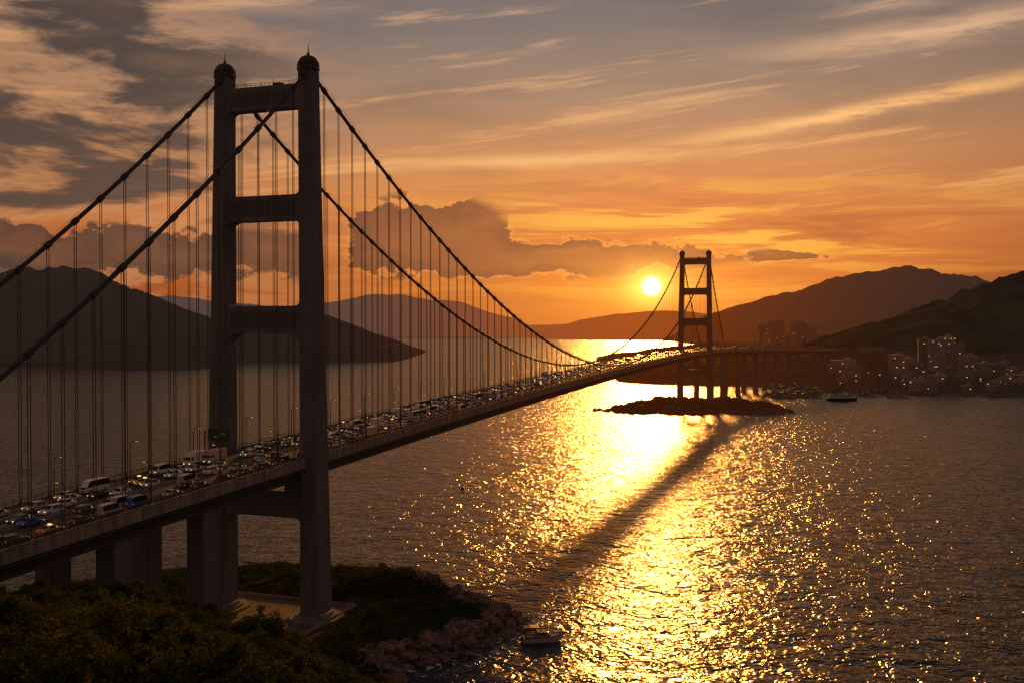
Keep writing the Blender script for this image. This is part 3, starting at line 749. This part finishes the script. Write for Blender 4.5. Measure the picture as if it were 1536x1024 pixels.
for i in range(20):
    Y_ = U(2900, 3300); X_ = Y_*U(.25, .30); building('apartment_building', (X_, Y_, 22), U(16, 26), 20, random.randint(12, 30), random.choice((0, 1, 3)), U(-.4, .4), .01)

# ------------------------------------------------------------------ boats
hullw = mat('boat_hull_white', (.62, .57, .5), .4, .1, 1.0); hulld = mat('boat_hull_dark', (.04, .035, .03), .5, .2, 1.0); deckm = mat('boat_deck', (.3, .24, .18), .7, .2, 1.0)
def boat_mesh():
    mb = MB(); st = [(-5, 1.3, .1, 1.1), (-4.5, 1.45, -.2, 1.1), (-1, 1.6, -.3, 1.15), (2, 1.4, -.3, 1.35), (4, .8, -.1, 1.65), (5.2, .06, .6, 1.95)]
    mb.rings([[(x, -w, zt), (x, -w*.75, zb_), (x, w*.75, zb_), (x, w, zt)] for x, w, zb_, zt in st], 0)
    mb.rings([[(x, -w-.08, zt), (x, -w-.08, zt+.15), (x, -w+.1, zt+.15), (x, -w+.1, zt)] for x, w, _, zt in st], 1); mb.rings([[(x, w-.1, zt), (x, w-.1, zt+.15), (x, w+.08, zt+.15), (x, w+.08, zt)] for x, w, _, zt in st], 1)
    cabs = [(-1.8, .85, 1.1, 2.1), (-1.2, .9, 1.1, 2.3), (.9, .85, 1.2, 2.2), (1.9, .7, 1.3, 1.6)]
    mb.rings([[(x, -w, zb_), (x, -w*.85, zt), (x, w*.85, zt), (x, w, zb_)] for x, w, zb_, zt in cabs], 2)
    for sg in (-1, 1): mb.box((-.1, sg*.86, 1.95), (1.7, .1, .4), 1)
    for x in (-4.3, -1.9):
        for sg in (-1, 1): mb.tube([(x, sg*1.15, 1.1), (x, sg*1.1, 3.5)], .07, 5, 1)
    mb.rings([[(x, -1.35, z), (x, -1.2, z+.2), (x, 1.2, z+.2), (x, 1.35, z)] for x, z in ((-4.8, 3.3), (-3.2, 3.5), (-1.0, 3.4))], 1)
    mb.tube([(-.6, 0, 2.3), (-.6, 0, 4.2)], .05, 5, 1); mb.box((-5.2, 0, .9), (.5, .5, 1.1), 1)
    for sg in (-1, 1): mb.box((-3.2, sg*1.0, 1.3), (2.2, .4, .4), 2)
    return mb.mesh('motor_boat', [hullw, hulld, deckm])
bmh = boat_mesh()
addo('motor_boat', bmh, loc=(10.5, 338, .1), rot=math.radians(8), scale=1.4)
random.seed(9)
for i in range(110):
    Y_ = U(1440, 1670); X_ = Y_*U(.255, .39)
    if poly_dist(np.array([X_]), np.array([Y_]), COAST)[0] > -8: continue
    if abs(X_-460) < 45 and Y_ < 1450: continue
    addo('motor_boat', bmh, loc=(X_, Y_, .1), rot=U(0, 6.28), scale=U(1.1, 2.4))
def ferry():
    mb = MB(); st = [(-20, 4.2, -.5, 3), (-18, 4.8, -1, 3), (0, 5, -1, 3), (12, 4.6, -1, 3.4), (18, 2.4, -.5, 4), (21.5, .2, .6, 4.6)]
    mb.rings([[(x, -w, zt), (x, -w*.8, zb_), (x, w*.8, zb_), (x, w, zt)] for x, w, zb_, zt in st], 0)
    mb.box((-2, 0, 4.4), (30, 8.6, 2.7), 1); mb.box((-3, 0, 7.2), (24, 7.6, 2.5), 1); mb.box((7, 0, 9.8), (5, 6, 2.4), 1); mb.box((-3, 0, 8.6), (26, 8.4, .2), 0); mb.box((-2, 0, 5.85), (32, 9.2, .2), 0)
    for z, l in ((4.7, 28), (7.4, 22)):
        for i in range(int(l/2)):
            for sg in (-1, 1): mb.box((-2-l/2+1+i*2-(1 if z > 6 else 0), sg*(4.32 if z < 6 else 3.82), z), (1.3, .1, 1.0), 2)
    mb.box((9.52, 0, 10.1), (.1, 5, 1), 2); mb.tube([(-8, 0, 8.4), (-8, 0, 12.4)], 1.1, 10, 0); mb.tube([(6, 0, 11), (6, 0, 15)], .15, 5, 0)
    o = mb.obj('ferry', [hulld, mat('ferry_paint_white', (.8, .76, .7), .5, .1), glass]); o.location = (460, 1396, 0); o.rotation_euler = (0, 0, math.radians(-12))
ferry()
mb = MB()
mb.rings([[(rr*math.cos(a), rr*math.sin(a), z) for a in [2*math.pi*j/12 for j in range(12)]] for rr, z in ((.2, -1), (1.3, -.2), (1.4, .5), (.9, .8), (.35, 1.9), (.3, 2.3), (.1, 2.5))], 0)
mb.obj('navigation_buoy', [hulld]).location = (-32, 648, 0)

# ------------------------------------------------------------------ world
w = bpy.data.worlds.new('World'); sc.world = w; w.use_nodes = True; N = NT(w.node_tree)
out = N.n('ShaderNodeOutputWorld'); bg = N.n('ShaderNodeBackground'); tc = N.n('ShaderNodeTexCoord')
sep = N.n('ShaderNodeSeparateXYZ'); N.l(tc.outputs['Generated'], sep.inputs[0]); dx_, dy_, dz_ = sep.outputs
az = N.m('ARCTAN2', dx_, dy_); el = N.m('ARCSINE', dz_)
base = N.ramp(N.m('MULTIPLY', el, 1/.6), [(0, lin(152, 70, 28)), (.06, lin(170, 80, 34)), (.15, lin(204, 118, 60)), (.26, lin(196, 134, 86)), (.37, lin(162, 128, 104)), (.48, lin(124, 110, 106)), (1, lin(62, 65, 76))])
leftd = N.sstep(az, -.75, .0)
base = N.mix(1.0, base, N.mix(leftd, (.60, .54, .53, 1), (1, 1, 1, 1)), 'MULTIPLY')
rightd = N.sstep(az, .22, .65)
base = N.mix(1.0, base, N.mix(rightd, (1, 1, 1, 1), (.66, .64, .67, 1)), 'MULTIPLY')
g1 = N.gauss(az, SUN_AZ, .27, el, .05, .10)
base = N.mix(N.m('MULTIPLY', g1, .85), base, lin(240, 126, 28))
cvb = N.comb(N.m('MULTIPLY', az, 2.0), N.m('MULTIPLY', el, 8.0), 9.1)
sv = N.noise(cvb, 1.4, 3, .6, .3)
base = N.mix(N.m('MULTIPLY', N.sstep(sv, .46, .68), .34), base, N.mix(1.0, base, (.52, .48, .48, 1), 'MULTIPLY'))
cv = N.comb(N.m('MULTIPLY', az, 1.7), N.m('SUBTRACT', N.m('MULTIPLY', el, 24.0), N.m('MULTIPLY', az, 2.5)), 0)
st1 = N.noise(cv, 1.7, 7, .66, .3)
hi = N.m('MULTIPLY', N.sstep(st1, .53, .67), N.sstep(el, .07, .15))
base = N.mix(N.m('MULTIPLY', hi, .66), base, N.mix(N.sstep(el, .1, .32), lin(248, 176, 98), lin(218, 168, 126)))
def streak(az0, el0, slope, half, wid, amp, seed, col):
    global base
    cen = N.m('ADD', el0, N.m('MULTIPLY', N.m('SUBTRACT', az, az0), slope))
    nn = N.noise(N.comb(N.m('MULTIPLY', az, 9.0), N.m('MULTIPLY', el, 60.0), seed), 1.0, 4, .65)
    off = N.m('ADD', N.m('SUBTRACT', el, cen), N.m('MULTIPLY', N.m('SUBTRACT', nn, .5), wid*2.2))
    g = N.m('MULTIPLY', N.gauss(off, 0, wid), N.gauss(az, az0, half))
    base = N.mix(N.m('MULTIPLY', N.m('MULTIPLY', g, N.sstep(nn, .25, .5)), amp), base, col)
streak(.34, .197, .13, .17, .0065, 1.0, 2.2, lin(255, 190, 116))
streak(.40, .262, .06, .14, .011, .85, 4.2, lin(228, 180, 138))
streak(.44, .30, .10, .10, .009, .85, 6.2, lin(230, 186, 148))
streak(.02, .160, .03, .16, .006, .8, 8.2, lin(246, 182, 112))
streak(-.32, .30, -.02, .12, .008, .6, 11.2, lin(200, 156, 122))
cv2 = N.comb(N.m('MULTIPLY', az, 3.0), N.m('MULTIPLY', el, 36.0), 3.7)
st2 = N.noise(cv2, 1.3, 5, .62, .6)
base = N.mix(N.m('MULTIPLY', N.m('MULTIPLY', N.sstep(st2, .5, .60), N.gauss(az, .17, .26, el, .085, .05)), .9), base, lin(255, 180, 60))
base = N.mix(N.m('MULTIPLY', N.m('MULTIPLY', N.sstep(st2, .50, .38), N.gauss(az, .20, .30, el, .085, .045)), .7), base, lin(172, 82, 32))
cv3 = N.comb(N.m('MULTIPLY', az, 3.0), N.m('MULTIPLY', el, 11.0), 1.3)
ld = N.noise(cv3, 1.35, 7, .6, .3)
lsum = N.m('ADD', ld, N.m('MULTIPLY', N.gauss(az, -.52, .30, el, .20, .16), .21))
lmask = N.sstep(N.m('MULTIPLY', az, -1.0), .10, .34)
lm_ = N.m('MULTIPLY', lmask, N.sstep(lsum, .54, .67))
rim = N.m('MULTIPLY', lmask, N.m('MULTIPLY', N.sstep(lsum, .47, .55), N.m('SUBTRACT', 1.0, N.sstep(lsum, .55, .65))))
base = N.mix(N.m('MULTIPLY', lm_, .92), base, N.mix(N.sstep(ld, .50, .74), lin(74, 60, 54), lin(118, 88, 68)))
base = N.mix(N.m('MULTIPLY', rim, .40), base, lin(214, 152, 100))
cv4 = N.comb(N.m('MULTIPLY', az, 1.0), N.m('MULTIPLY', el, 1.6), 5.1)
cu = N.noise(cv4, 19, 7, .6, .1)
bank = N.m('ADD', N.gauss(az, -.085, .065, el, .092, .030), N.m('MULTIPLY', N.gauss(az, .05, .13, el, .066, .017), 1.0))
bank = N.m('ADD', bank, N.m('MULTIPLY', N.gauss(az, -.42, .30, el, .065, .024), .9))
bank = N.m('ADD', bank, N.m('MULTIPLY', N.gauss(az, .275, .035, el, .064, .006), .8))
bgate = N.sstep(bank, .12, .32)
bs = N.m('ADD', N.m('MULTIPLY', cu, 1.15), N.m('MULTIPLY', bank, .42))
cm = N.m('MULTIPLY', N.sstep(bs, .70, .75), bgate)
crim = N.m('MULTIPLY', N.m('MULTIPLY', N.sstep(bs, .66, .705), N.m('SUBTRACT', 1.0, N.sstep(bs, .70, .76))), bgate)
crim = N.m('MULTIPLY', crim, N.sstep(az, -.3, 0))
azf = N.sstep(az, -.35, .14)
cc = N.mix(azf, lin(76, 50, 42), lin(138, 66, 28))
cc = N.mix(N.sstep(bs, .76, 1.0), cc, N.mix(azf, lin(98, 62, 46), lin(168, 84, 32)))
base = N.mix(N.m('MULTIPLY', cm, .88), base, cc)
base = N.mix(N.m('MULTIPLY', crim, .5), base, lin(252, 160, 66))
g2 = N.gauss(az, SUN_AZ, .075, el, SUN_EL, .036)
g3 = N.gauss(az, SUN_AZ, .024, el, SUN_EL, .018)
g4 = N.sstep(N.gauss(az, SUN_AZ, .0074, el, SUN_EL, .0074), .06, .7)
def addc(a, f, c): return N.mix(1.0, a, N.mix(f, (0, 0, 0, 1), c), 'ADD')
base = addc(base, g2, (.45, .17, .008, 1)); base = addc(base, g3, (1.3, .68, .11, 1)); base = addc(base, g4, (8, 6, 3, 1))
back = N.sstep(dy_, -.5, .55)
base = N.mix(1.0, base, N.mix(back, (.78, .88, 1.08, 1), (1, 1, 1, 1)), 'MULTIPLY')
sky = N.n('ShaderNodeTexSky', sky_type='NISHITA'); sky.sun_disc = False; sky.sun_elevation = math.radians(9.5); sky.sun_rotation = SUN_AZ
base = N.mix(1.0, base, N.mix(1.0, sky.outputs[0], (.002, .002, .002, 1), 'MULTIPLY'), 'ADD')
N.l(base, bg.inputs[0]); bg.inputs[1].default_value = 1.0; N.l(bg.outputs[0], out.inputs[0])

sl = bpy.data.lights.new('sun', 'SUN'); sl.energy = 2.6; sl.angle = math.radians(3.4); sl.color = (1, .38, .065)
so = bpy.data.objects.new('sun', sl); sc.collection.objects.link(so)
E_ = math.radians(9.5); dirv = Vector((math.sin(SUN_AZ)*math.cos(E_), math.cos(SUN_AZ)*math.cos(E_), math.sin(E_)))
so.rotation_euler = dirv.to_track_quat('Z', 'Y').to_euler()

cam = bpy.data.cameras.new('camera'); co = bpy.data.objects.new('camera', cam); sc.collection.objects.link(co)
cam.lens = 35.16; cam.sensor_width = 36; cam.clip_start = .5; cam.clip_end = 90000
co.location = (0, 0, 108); co.rotation_euler = (math.radians(90-1.07), 0, 0); sc.camera = co
